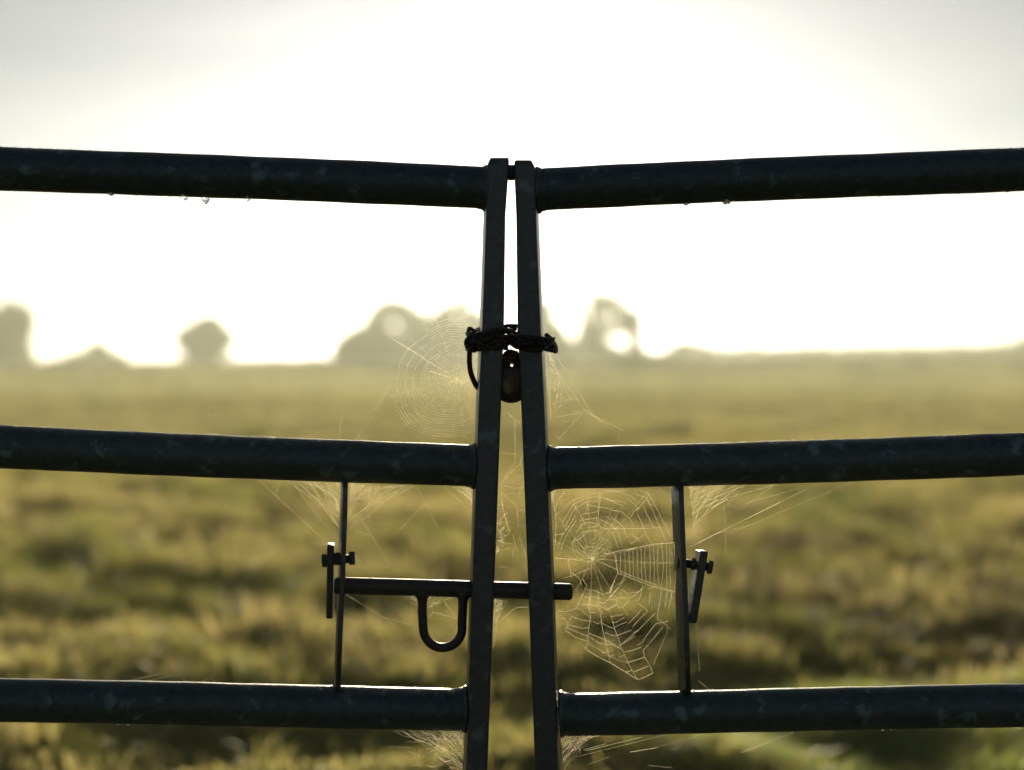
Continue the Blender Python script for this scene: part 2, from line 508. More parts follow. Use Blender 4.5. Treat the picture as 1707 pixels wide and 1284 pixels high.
def tree(name, label, px, D, blobs, trunk_r, dens=900, size=0.32, seed=0, group='trees along the misty skyline', cat='tree', trunk_top=None, lean=0):
    """blobs in photo pixels (px, py, rx, ry, density)"""
    g = np.random.default_rng(seed)
    s = D/F
    x0 = (px - W/2)*s
    z0 = gz(x0, D)
    root = thing(name, label, cat, (x0, D, z0), group)
    bl = []
    for (bx, by, rx, ry, dn) in blobs:
        c = far(bx, by, D); c.y += g.uniform(-0.4, 0.4)*rx*s
        bl.append((tuple(c), (rx*s, max(rx, ry)*s*0.8, ry*s), dn))
    lumps = []
    for (c, r, dn) in bl:                              # ragged boughs round the rim of each mass
        if dn < 0.3: continue
        for k in range(7):
            a = g.uniform(-0.5, PI + 0.5); q = g.uniform(0.16, 0.38); e = g.uniform(0.78, 1.0)
            lumps.append(((c[0] + r[0]*e*math.cos(a), c[1] + g.uniform(-.6, .6)*r[1], c[2] + r[2]*e*math.sin(a)), (r[0]*q, r[0]*q, r[2]*q*g.uniform(0.6, 1.1)), 0.10*dn))
    bm = bmesh.new()
    tops = [Vector(b[0]) for b in bl]
    hi = max(t.z for t in tops)
    fork = Vector((x0 + lean, D, z0 + (hi - z0)*0.45))
    mid = Vector((x0 + lean*0.4 + g.uniform(-.1, .1), D, z0 + (fork.z - z0)*0.5))
    tube(bm, [Vector((x0, D, z0 - 0.3)), Vector((x0, D, z0 + 0.25)), mid, fork], [trunk_r*1.5, trunk_r*1.1, trunk_r*0.9, trunk_r*0.75], 8)
    for t, b in zip(tops, bl):
        st = mid.lerp(fork, g.uniform(0.5, 1.0))
        m2 = st.lerp(t, 0.5) + Vector((g.uniform(-.3, .3), g.uniform(-.3, .3), 0.2))
        tube(bm, [st, m2, t], [trunk_r*0.5, trunk_r*0.3, trunk_r*0.12], 6)
        for k in range(3):
            e = t + Vector((g.uniform(-.7, .7)*b[1][0], g.uniform(-.7, .7)*b[1][1], g.uniform(-.3, .8)*b[1][2]))
            tube(bm, [m2.lerp(t, 0.6), e], [trunk_r*0.18, trunk_r*0.05], 5)
    obj('trunk', bm, M['bark'], root)
    obj('crown', leaf_mesh('crown', bl + lumps, dens, size, g), M['leaf'], root, smooth=False)
    return root

def bush(name, label, px, D, blobs, dens=700, size=0.22, seed=0, group='bushes along the misty skyline', cat='bush'):
    g = np.random.default_rng(seed)
    s = D/F
    x0 = (px - W/2)*s
    z0 = gz(x0, D)
    root = thing(name, label, cat, (x0, D, z0), group)
    bl = []
    for (bx, by, rx, ry, dn) in blobs:
        c = far(bx, by, D)
        bl.append((tuple(c), (rx*s, rx*s*0.9, ry*s), dn))
    bm = bmesh.new()
    for b in bl:
        c = Vector(b[0])
        zz = gz(c.x, D)
        for k in range(4):
            tube(bm, [Vector((x0, D, z0 - 0.2)), Vector(((x0 + c.x)/2, D, (z0 + c.z)/2)), c + Vector((g.uniform(-.6, .6)*b[1][0], g.uniform(-.5, .5)*b[1][1], g.uniform(-.2, .5)*b[1][2]))], [0.09, 0.06, 0.03], 5)
    obj('stem', bm, M['bark'], root)
    obj('foliage', leaf_mesh('foliage', bl, dens, size, g), M['hedge'], root, smooth=False)
    return root

tree('tree', 'tall dark tree cut by the left edge of the photo', 18, 215,
     [(8, 550, 40, 40, 1.3), (24, 530, 24, 22, .8), (16, 584, 36, 24, 1.1), (-40, 556, 30, 36, 1.0), (40, 552, 12, 20, .4)], 0.35, 1500, 0.26, 1)
bush('bush', 'low round bush between the left edge tree and the lone square tree', 165, 230,
     [(166, 588, 22, 20, 1), (150, 597, 40, 11, .9), (118, 601, 34, 8, .6), (190, 598, 20, 12, .6)], 900, 0.2, 2)
tree('tree', 'lone square topped tree standing apart left of the gate posts', 344, 225,
     [(344, 569, 43, 30, 1.5), (350, 544, 20, 16, .6), (332, 552, 20, 14, .5), (343, 590, 32, 16, 1)], 0.32, 1400, 0.24, 3)
tree('tree', 'broad domed tree at the left end of the central clump', 605, 235,
     [(606, 574, 34, 28, 1.3), (580, 585, 24, 20, .8), (634, 572, 24, 26, .9)], 0.3, 1500, 0.25, 4)
tree('tree', 'open pale crowned tree with a bright gap, behind the orb web', 668, 250,
     [(636, 526, 22, 18, .7), (686, 534, 21, 22, .9), (658, 511, 28, 11, .6), (660, 530, 16, 20, .10), (626, 545, 16, 16, .8), (640, 560, 20, 14, .8), (690, 560, 22, 24, 1.2), (665, 585, 44, 24, 1.4)], 0.28, 1000, 0.22, 5)
tree('tree', 'wide rounded pale tree behind the left gate post', 762, 265,
     [(766, 536, 40, 37, 1.0), (730, 556, 26, 30, 1.0), (795, 560, 30, 34, 1.0), (760, 580, 50, 24, 1.1)], 0.34, 1300, 0.26, 6)
tree('tree', 'narrow tree showing just right of the right gate post', 900, 265,
     [(902, 528, 22, 26, 1.1), (912, 562, 30, 26, 1.2), (880, 560, 28, 32, 1.0), (925, 585, 34, 18, 1.1)], 0.28, 1100, 0.25, 7)
tree('tree', 'leaning tree with a drooping right side and a bright hole in its crown', 985, 245,
     [(1006, 522, 40, 33, .75), (1002, 505, 22, 14, .4), (1049, 537, 20, 21, 1.0), (1059, 562, 11, 24, .6), (986, 556, 24, 26, .9), (983, 584, 36, 24, 1.3), (1028, 548, 18, 10, .25), (1060, 592, 12, 12, .4)], 0.3, 1000, 0.23, 8, lean=0.6)
bush('bush', 'small rounded bush right of the leaning tree', 1152, 250,
     [(1152, 582, 32, 15, 1.2), (1120, 589, 20, 8, .5)], 700, 0.2, 9)
bush('bush', 'low dark bush in front of the central clump of trees', 935, 240,
     [(935, 584, 40, 20, 1.2), (1010, 590, 50, 14, 1.0), (1060, 592, 34, 10, .8)], 900, 0.22, 10)
bush('bush', 'low bush rising from the hedge at the right edge of the photo', 1712, 255,
     [(1712, 574, 22, 16, 1.2)], 600, 0.2, 12)

def hedge(label, x0, x1, py0, py1, D, hp, seed, dens):
    g = np.random.default_rng(seed)
    n = int((x1-x0)/16)
    bl = []
    s = D/F
    for i in range(n+1):
        t = i/n
        px = x0 + (x1-x0)*t
        c = far(px, py0 + (py1-py0)*t + g.uniform(-1.2, 1.2), D)
        bl.append((tuple(c), (12*s, 1.2, hp*s*g.uniform(0.8, 1.2)), dens))
    tag(obj('hedge', leaf_mesh('hedge', bl, 160, 0.2, g), M['hedge'], smooth=False), label, 'hedge', 'hedges along the skyline')
hedge('long low clipped hedge along the skyline on the right', 1180, 1960, 584, 577, 262, 7, 21, 1.3)
hedge('thin low hedge along the field edge at the left', -200, 330, 604, 604, 240, 4, 22, 0.8)
hedge('low hedge under the central clump of trees', 380, 1110, 602, 594, 255, 6, 23, 1.0)

# ------------------------------------------------------------------ haze
bm = bmesh.new()
bmesh.ops.create_cube(bm, size=1.0)
HZ = (-910, 910, -60, 1010, -30, 26)
for vv in bm.verts:
    vv.co = (HZ[0] if vv.co.x < 0 else HZ[1], HZ[2] if vv.co.y < 0 else HZ[3], HZ[4] if vv.co.z < 0 else HZ[5])
mh, nt, out = new_mat('morning_haze')
pv = N(nt, 'ShaderNodeVolumePrincipled')
pv.inputs['Color'].default_value = (0.90, 0.97, 0.86, 1)
pv.inputs['Density'].default_value = 0.00056
pv.inputs['Anisotropy'].default_value = 0.45
nt.links.new(pv.outputs[0], out.inputs['Volume'])
tag(obj('haze', bm, mh, smooth=False), 'pale golden morning haze over the field', 'haze', kind='stuff')

# ------------------------------------------------------------------ the gate
RAIL_R = 0.0204
DOWN = Vector((0, 0, -1))

def axis_frame(side):
    """along (towards the middle), out (towards the camera) for one leaf"""
    along = Vector((-side, KY, 0)).normalized()       # towards the meeting posts
    front = Vector((-side*KY, -1, 0)).normalized()    # towards the camera
    return along, front

RAILS = {-1: [((0, 280.5), (812, 314)), ((0, 745), (792, 777)), ((0, 1168.5), (777, 1182))],
         +1: [((1707, 281.5), (895, 317)), ((1707, 757), (915, 781.5)), ((1707, 1177), (934, 1190.5))]}
POSTS = {-1: [(262, 818, 849), (268, 816.5, 849), (276, 813, 848.5), (290, 811.5, 848), (360, 810.5, 843), (530, 804.5, 841), (669, 798, 836), (975, 787.5, 824.5), (1284, 777, 813)],
         +1: [(266, 858, 885), (270, 857, 887), (278, 856.5, 891), (292, 857, 893), (360, 860, 893.5), (530, 862, 900.5), (669, 868, 907), (975, 880, 920), (1284, 891.5, 930.5)]}
LABEL = {-1: 'left leaf of the grey steel field gate, carrying the slide bolt with its loop handle',
         +1: 'right leaf of the grey steel field gate, its latch plate hanging askew with no bolt'}
POST_D = 0.046

gates = {}
for side in (-1, 1):
    along, front = axis_frame(side)
    base = G(795 if side < 0 else 911, 1284, side)
    base = Vector((base.x - side*(-0.02), base.y, 0.0))
    g = thing('field_gate', LABEL[side], 'gate', base, 'two leaves of the closed field gate')
    gates[side] = g
    rails3 = []
    for (a, b) in RAILS[side]:
        A, B = G(*a, side), G(*b, side)
        rails3.append((A, B))
    # two more rails below the frame
    A2, B2 = rails3[-1]
    for dz in (0.225, 0.43):
        rails3.append((A2 + Vector((0, 0, -dz)), B2 + Vector((side*-0.009, 0, -dz))))
    for (A, B) in rails3:
        d = (B - A).normalized()
        s0 = A - d*(0.95)                              # runs on well out of the frame
        bm = bmesh.new()
        Ltot = (B - s0).length
        pts, rs = [], []
        nseg = 160
        for i in range(nseg+1):
            t = i/nseg
            p = s0.lerp(B, t)
            # the weld swells a little against the post
            e = (1-t)*Ltot
            r = RAIL_R*(1 + 0.012*math.sin(37*t + side) * math.sin(91*t))
            if e < 0.006: r += 0.0022*(1 - e/0.006)
            pts.append(p + Vector((0, 0, 0.0009*math.sin(11*t+A.z*9)))); rs.append(r)
        for e in (0.006, 0.004, 0.002, 0.0):
            pts.append(B - d*e*0.9); rs.append(RAIL_R + 0.0024*(1-e/0.007))
        pts[-5] = B - d*0.0065; rs[-5] = RAIL_R
        tube(bm, pts, rs, 40)
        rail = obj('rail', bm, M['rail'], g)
        # dew standing in beads along the top of the tube
        gd = np.random.default_rng(int(abs(B.z)*1e4) + 7)
        if A.z > 0.6:
            bm = bmesh.new()
            nn1 = Vector((0, 0, 1)) - d*d.z; nn1.normalize(); nn2 = d.cross(nn1)
            for q in range(900):
                tt = gd.uniform(0.0, 1.05); aa = gd.normal(0, 0.55)
                if gd.uniform() < 0.16: aa = PI + gd.normal(0, 0.25)
                rb = 0.00032 + 0.0005*gd.uniform()**3
                pp = B - d*(0.012 + tt*0.56) + (nn1*math.cos(aa) + nn2*math.sin(aa))*(RAIL_R + rb*0.25)
                bmesh.ops.create_icosphere(bm, subdivisions=1, radius=rb, matrix=Matrix.Translation(pp))
            dw = obj('dew_beads', bm, M['water'], rail)
            dw['kind'] = 'stuff'
        # uneven weld bead where the tube meets the post
        bm = bmesh.new()
        gw = np.random.default_rng(int(abs(B.z)*1e4))
        n1_ = d.orthogonal().normalized(); n2_ = d.cross(n1_)
        wp, wr = [], []
        for q in range(44):
            aa = 2*PI*q/44
            rr_ = RAIL_R - 0.0002
            wp.append(B - d*(0.0012 + 0.0009*gw.uniform()) + (n1_*math.cos(aa) + n2_*math.sin(aa))*rr_)
            wr.append(0.0018 + 0.0012*gw.uniform())
        tube(bm, wp, wr, 8, closed=True)
        obj('weld_bead', bm, M['post'], rail)
    # meeting post: a rectangular tube with its front face POST_D/2 before the rail plane
    bm = bmesh.new()
    rings = []
    rows = POSTS[side]
    lo = rows[-1]
    dxl = (rows[-1][1] - rows[-2][1])/(rows[-1][0] - rows[-2][0])
    dxr = (rows[-1][2] - rows[-2][2])/(rows[-1][0] - rows[-2][0])
    rows = rows + [(2150, lo[1] + dxl*(2150-1284), lo[2] + dxr*(2150-1284))]
    fine = []
    for r0, r1 in zip(rows, rows[1:]):
        k = max(1, int((r1[0]-r0[0])/40))
        for j in range(k):
            fine.append(tuple(r0[q] + (r1[q]-r0[q])*j/k for q in range(3)))
    fine.append(rows[-1])
    for i, (py, xl, xr) in enumerate(fine):
        pl = G(xl, py, side, POST_D/2); pr = G(xr, py, side, POST_D/2)
        c = (pl + pr)/2 - front*(POST_D/2)
        w = (pr - pl).length
        # front corners rounded: the flat is a touch narrower than the silhouette
        dd = POST_D*(0.80 if i == 0 else 1.0)
        ax = (pr - pl).normalized()
        rings.append([c + ax*px_ + (-front)*py_ for (px_, py_) in rrect(w, dd, 0.0032)])
    loft(bm, rings)
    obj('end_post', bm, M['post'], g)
    # outer stile, outside the photo
    bm = bmesh.new()
    top = rails3[0][0] - (rails3[0][1]-rails3[0][0]).normalized()*0.95
    bot = rails3[-1][0] - (rails3[-1][1]-rails3[-1][0]).normalized()*0.95
    dirv = (top-bot).normalized()
    tube(bm, [Vector((bot.x, bot.y, 0.0)), bot, top + dirv*0.04], RAIL_R*1.15, 24)
    obj('outer_stile', bm, M['rail'], g)

def bar(rings_px, side, off, depth, twist=0.0, r=0.0012):
    """flat bar from rows (py, xl, xr) of its front edge; twist turns it about its own length"""
    along, front = axis_frame(side)
    rot = Matrix.Rotation(twist, 3, 'Z')
    bm = bmesh.new(); rings = []
    for (py, xl, xr) in rings_px:
        pl = G(xl, py, side, off); pr = G(xr, py, side, off)
        w = (pr-pl).length
        c = (pl+pr)/2
        ax = rot @ (pr-pl).normalized(); fr = rot @ front
        cc = c - fr*(depth/2)
        rings.append([cc + ax*a + (-fr)*b for a, b in rrect(w, depth, min(r, w*0.3))])
    loft(bm, rings)
    return bm

def hexpin(bm, A, B, r, sides=6, bev=0.12):
    d = (B-A)
    tube(bm, [A, A + d*bev, B - d*bev, B], [r*0.88, r, r, r*0.88], sides)

# --- left keeper bar, latch plate, bolt through both
gl, gr = gates[-1], gates[1]
bm = bar([(800, 571.5, 580.5), (850, 570.8, 579.5), (970, 567, 575.5), (1060, 563, 571.5), (1152, 559.5, 568)], -1, 0.013, 0.026, 0.115)
obj('keeper_bar', bm, M['post'], gl)
bm = bar([(909.5, 546, 556), (913, 545, 557), (970, 544.5, 556), (1029, 543.5, 554.5), (1031.5, 544.5, 553.5)], -1, 0.006, 0.022, 0.02)
plate = obj('latch_plate', bm, M['bolt'], gl)
bm = bmesh.new()
a, b = G(540, 935, -1, -0.002), G(590, 931, -1, -0.002)
tube(bm, [a, b], 0.0042, 12)
pin = obj('pivot_bolt', bm, M['bolt'], gl)
for (x0, x1, yc, rp) in ((536.5, 545, 935, 11), (556.5, 568, 932, 10.5), (581.5, 592, 931, 11)):
    bm = bmesh.new()
    hexpin(bm, G(x0, yc, -1, -0.002), G(x1, yc-0.5, -1, -0.002), rp*1.38/F)
    obj('nut', bm, M['bolt'], pin, smooth=False)

# --- slide bolt with its U handle
bm = bmesh.new()
A, B = G(557, 976, -1, -0.001), G(820, 983.3, -1, -0.001)
B = A + (B-A)*((955.5-557)/(820-557))
d = (B-A).normalized()
r = 14.1*1.37/F
Ls = (B-A).length
pts = [A, A + d*0.0025] + [A + d*(0.0025 + (Ls-0.005)*k/20) for k in range(1, 21)] + [B - d*0.0012, B]
rs = [r*0.78, r] + [r]*20 + [r*0.93, r*0.8]
tube(bm, pts, rs, 28)
sb = obj('slide_bolt', bm, M['bolt'], gl)
bm = bmesh.new()
pts, rs = [], []
rh = 7.6*1.38/F
def uh(px, py): return G(px, py, -1, -0.001)
path = [(704, 984, 2.0), (704, 992, 1.75), (704, 998, 1.25), (704, 1004, 1.02), (704, 1020, 1), (705, 1040, 1)]
cx, cy, rad = 737.5, 1047, 32.0
for k in range(0, 15):
    a = PI - (PI)*k/14
    path.append((cx + rad*math.cos(a) + (1.0 if k > 8 else 0), cy + (rad+1)*math.sin(a)*1.0, 1))
path += [(770, 1040, 1), (771, 1020, 1), (771.5, 1004, 1.02), (772, 998, 1.25), (772, 992, 1.75), (772, 985, 2.0)]
tube(bm, [uh(p[0], p[1]) for p in path], [rh*p[2] for p in path], 20)
obj('loop_handle', bm, M['bolt'], sb)

# --- right keeper bar, tilted plate, bolt
bm = bar([(806, 1131, 1140), (850, 1132.5, 1141.5), (940, 1136, 1145), (1060, 1140.5, 1150), (1160, 1143.5, 1153)], 1, 0.012, 0.026, -0.02, 0.001)
me_bar = bar([(806, 1131, 1140), (850, 1132.5, 1141.5), (940, 1136, 1145), (1060, 1140.5, 1150), (1160, 1143.5, 1153)], 1, 0.012, 0.026, 0.27, 0.001)
bm.free()
obj('keeper_bar', me_bar, M['post'], gr)
bm = bar([(920, 1168, 1180), (923, 1167, 1181), (980, 1158, 1172), (1036, 1149.5, 1163), (1039, 1150.5, 1161)], 1, 0.012, 0.016, 0.28)
obj('latch_plate', bm, M['post'], gr)
bm = bmesh.new()
a, b = G(1131, 937.5, 1, 0.0), G(1186, 946, 1, 0.0)
tube(bm, [a, b], 0.0042, 12)
pin2 = obj('pivot_bolt', bm, M['bolt'], gr)
for (x0, x1, y0_, y1_, rp) in ((1128.5, 1137, 937.5, 938, 11), (1152, 1166, 940, 942, 10), (1179.5, 1188, 945, 947, 11)):
    bm = bmesh.new()
    hexpin(bm, G(x0, y0_, 1, 0.0), G(x1, y1_, 1, 0.0), rp*1.38/F)
    obj('nut', bm, M['bolt'], pin2, smooth=False)

# stop plate that closes the gap at the post tops
bm = bar([(275, 844, 861), (279, 842, 862), (291, 842, 862), (297, 845, 860)], -1, 0.004, 0.02, 0.0, 0.002)
obj('stop_plate', bm, M['post'], gl)

# --- dew drops under the top rails
drop_group = 'dew drops hanging from the top rails'
def drop(px, py, side, hp, wp, label):
    top = G(px, py - 2.2, side, 0.0)
    s = 1.36/F
    bm = bmesh.new()
    prof = [(-0.35, 0.95), (0.0, 1.0), (0.3, 0.95), (0.55, 0.78), (0.75, 0.55), (0.9, 0.3), (1.0, 0.04)]
    rings = []
    for (t, k) in prof:
        z = -t*hp*s
        rings.append([top + Vector((math.cos(2*PI*j/16)*wp*s/2*k, math.sin(2*PI*j/16)*wp*s/2*k, z)) for j in range(16)])
    loft(bm, rings)
    tag(obj('water_drop', bm, M['water']), label, 'water drop', drop_group)
drop(185, 325, -1, 4, 11, 'small flat dew drop under the left top rail, nearest the left edge')
drop(307, 331, -1, 6, 14, 'squat dew drop under the left top rail, beside the big hanging drop')
drop(343, 332, -1, 11, 14, 'largest dew drop, hanging pointed under the left top rail')
drop(412, 334.6, -1, 4, 9, 'faint dew drop under the left top rail, nearest to the posts')
drop(1144, 341.5, 1, 4, 10, 'small dew drop under the right top rail, nearest to the posts')
drop(1211, 339.5, 1, 5, 14, 'middle dew drop of the three under the right top rail')
drop(1679, 318, 1, 5, 16, 'wide dew drop under the right top rail near the right edge')

# ------------------------------------------------------------------ chain and padlock
def link_mesh(L_, W_, r):
    bm = bmesh.new()
    pts = []
    s = (L_-W_)/2
    for k in range(8):
        a = -PI/2 + PI*k/7; pts.append(Vector((s + W_/2*math.cos(a), W_/2*math.sin(a), 0)))
    for k in range(8):
        a = PI/2 + PI*k/7; pts.append(Vector((-s + W_/2*math.cos(a), W_/2*math.sin(a), 0)))
    tube(bm, pts, r, 8, closed=True)
    me = bpy.data.meshes.new('link'); bmesh.ops.recalc_face_normals(bm, faces=bm.faces[:]); bm.to_mesh(me); bm.free()
    me.polygons.foreach_set('use_smooth', np.ones(len(me.polygons), bool))
    return me

def spline(ctrl, n, closed=False):
    """Catmull-Rom through the control points, evenly spaced samples"""
    P = [Vector(p) for p in ctrl]
    m = len(P)
    out = []
    segs = m if closed else m-1
    for i in range(segs):
        p0 = P[(i-1) % m] if closed or i > 0 else P[0]
        p1, p2 = P[i % m], P[(i+1) % m]
        p3 = P[(i+2) % m] if closed or i+2 < m else P[-1]
        for k in range(24):
            t = k/24
            out.append(0.5*((2*p1) + (p2-p0)*t + (2*p0-5*p1+4*p2-p3)*t*t + (3*p1-p0-3*p2+p3)*t**3))
    out.append(P[0] if closed else P[-1])
    seg = [0.0]
    for a, b in zip(out, out[1:]): seg.append(seg[-1] + (b-a).length)
    Lt = seg[-1]; res = []; j = 0
    for k in range(n+1):
        s = Lt*k/n
        while j < len(seg)-2 and seg[j+1] < s: j += 1
        f = (s-seg[j])/max(1e-9, seg[j+1]-seg[j])
        res.append(out[j].lerp(out[j+1], min(1, f)))
    return res, Lt

FRONT = 0.0305      # chain passes just before the posts
BACK = -0.032
def C(px, py, off): return G(px, py, -1 if px < 853 else 1, off)
LINK_L, LINK_W, LINK_R = 0.0160, 0.0094, 0.0019
lm = link_mesh(LINK_L, LINK_W, LINK_R)
lm.materials.append(M['chain'])
def chain(label, ctrl, closed, roll0=0.0):
    pts, Lt = spline(ctrl, 10, closed)
    n = int(round(Lt/(LINK_L - 2.6*LINK_R)))
    pts, Lt = spline(ctrl, n, closed)
    c = sum((p for p in pts), Vector())/len(pts)
    root = thing('chain', label, 'chain', c, 'chain tying the two gate posts together')
    for i in range(n):
        a, b = pts[i], pts[i+1]
        o = bpy.data.objects.new('link', lm)
        col.objects.link(o)
        x = (b-a).normalized()
        up = Vector((0, 0, 1)) if abs(x.z) < 0.9 else Vector((0, 1, 0))
        y = up.cross(x).normalized(); z = x.cross(y)
        rot = Matrix((x, y, z)).transposed()
        rot = rot @ Matrix.Rotation((PI/4 if i % 2 else -PI/4) + roll0, 3, 'X')
        o.parent = root
        o.rotation_euler = rot.to_euler()
        o.location = (a+b)/2 - c
    return root
ch = chain('black chain wrapped round both gate posts, crossing in the gap between them',
      [C(903, 578, FRONT), C(880, 578, FRONT), C(866, 575, FRONT-.004), C(852, 561, FRONT-.010), C(838, 553, FRONT), C(820, 559, FRONT), C(800, 562, FRONT),
       C(787, 562, .016), C(785, 560, -.02), C(800, 552, BACK), C(835, 549, BACK), C(852, 548, BACK+.008), C(870, 552, BACK), C(900, 566, BACK), C(916, 570, -.015),
       C(915, 570, .018), C(900, 570, FRONT), C(880, 568, FRONT+.003), C(866, 567, FRONT), C(856, 566, .004), C(842, 574, -.004), C(828, 577, BACK), C(800, 577, BACK),
       C(786, 577, -.02), C(786, 577, .016), C(800, 576, FRONT), C(822, 575, FRONT), C(838, 574, FRONT-.004)], False)
# plain steel ring on the chain, hanging round the left post
bm = bmesh.new()
ring = []
for (px, py, off) in [(787, 566, 0.02), (783.5, 582, 0.02), (782.5, 600, 0.018), (784, 618, 0.012), (789, 633, 0.002), (797, 647, -0.012), (812, 655, -0.03), (832, 648, -0.036), (842, 630, -0.03), (846, 612, -0.02), (848, 597, -0.012), (848, 584, -0.008)]:
    ring.append(C(px, py, off))
pts, _ = spline(ring, 40)
tube(bm, pts, 0.0026, 10)
obj('steel_loop', bm, M['chain'], ch)
# knot of links on the right, against the post
for (px, py, off, rx, ry, rz) in [(919, 569, 0.006, 0.4, 0.9, 0.2), (921, 578, 0.01, 1.2, 0.2, 1.1), (788, 560, 0.012, 0.3, 1.1, 0.9), (790, 573, 0.02, 1.3, 0.4, 0.2), (785, 577, 0.014, 0.2, 0.6, 1.4), (912, 577, 0.02, .9, .2, .5)]:
    o = bpy.data.objects.new('link', lm); col.objects.link(o)
    o.parent = ch; o.location = C(px, py, off) - ch.location; o.rotation_euler = (rx, ry, rz)
# rusty frayed links hanging in the gap
bm = bmesh.new()
g5 = np.random.default_rng(5)
for k in range(26):
    x = 840 + g5.uniform(0, 23); y = 594 + g5.uniform(-3, 6)
    tube(bm, [C(x, y+5, -0.004), C(x + g5.uniform(-3, 3), y - g5.uniform(3, 9), -0.004 + g5.uniform(-.003, .003))], [0.0006, 0.0003], 4)
for (x0, y0_, x1, y1_) in [(838, 600, 866, 592), (836, 606, 866, 603), (838, 612, 858, 620), (866, 600, 858, 614)]:
    tube(bm, [C(x0, y0_, -0.006), C((x0+x1)/2, (y0_+y1_)/2-2, -0.003), C(x1, y1_, -0.006)], 0.0026, 8)
obj('rusty_tangle', bm, M['rust'], ch)

# padlock hanging behind the posts, its lower end showing in the gap
pc = C(852, 640, -0.008)
pl = thing('padlock', 'round bottomed padlock hanging in the gap between the gate posts', 'padlock', pc)
bm = bmesh.new()
s = 1.39/F
rings = []
for (t, wk) in [(-30, .55), (-28, .74), (-22, .92), (-10, 1.0), (5, 1.0), (12, .96), (20, .84), (26, .66), (30, .42), (32, .12)]:
    rings.append([pc + Vector((a, b, -t*s)) for a, b in rrect(56*s*wk, 0.021*(0.75+0.25*wk), 0.004)])
loft(bm, rings)
body = obj('lock_body', bm, M['lock'], pl)
bm = bmesh.new()
f0 = pc + Vector((-5*s, -0.0106, -2*s))
rings = []
for (k, yy) in ((1.0, 0.0), (1.0, -0.0009), (0.86, -0.0016), (0.76, -0.0010), (0.2, -0.0009)):
    rings.append([f0 + Vector((9.6*s*k*math.cos(2*PI*j/28), yy, 15.5*s*k*math.sin(2*PI*j/28))) for j in range(28)])
loft(bm, rings)
kc = obj('key_cover', bm, M['brass'], pl)
bm = bmesh.new()
tube(bm, [pc + Vector((-12*s, 0, 26*s)), pc + Vector((-12*s, 0, 42*s)), pc + Vector((-8*s, 0, 50*s)), pc + Vector((0, 0, 53*s)), pc + Vector((8*s, 0, 50*s)), pc + Vector((12*s, 0, 42*s)), pc + Vector((12*s, 0, 26*s))], 0.0032, 10)
obj('shackle', bm, M['chain'], pl)

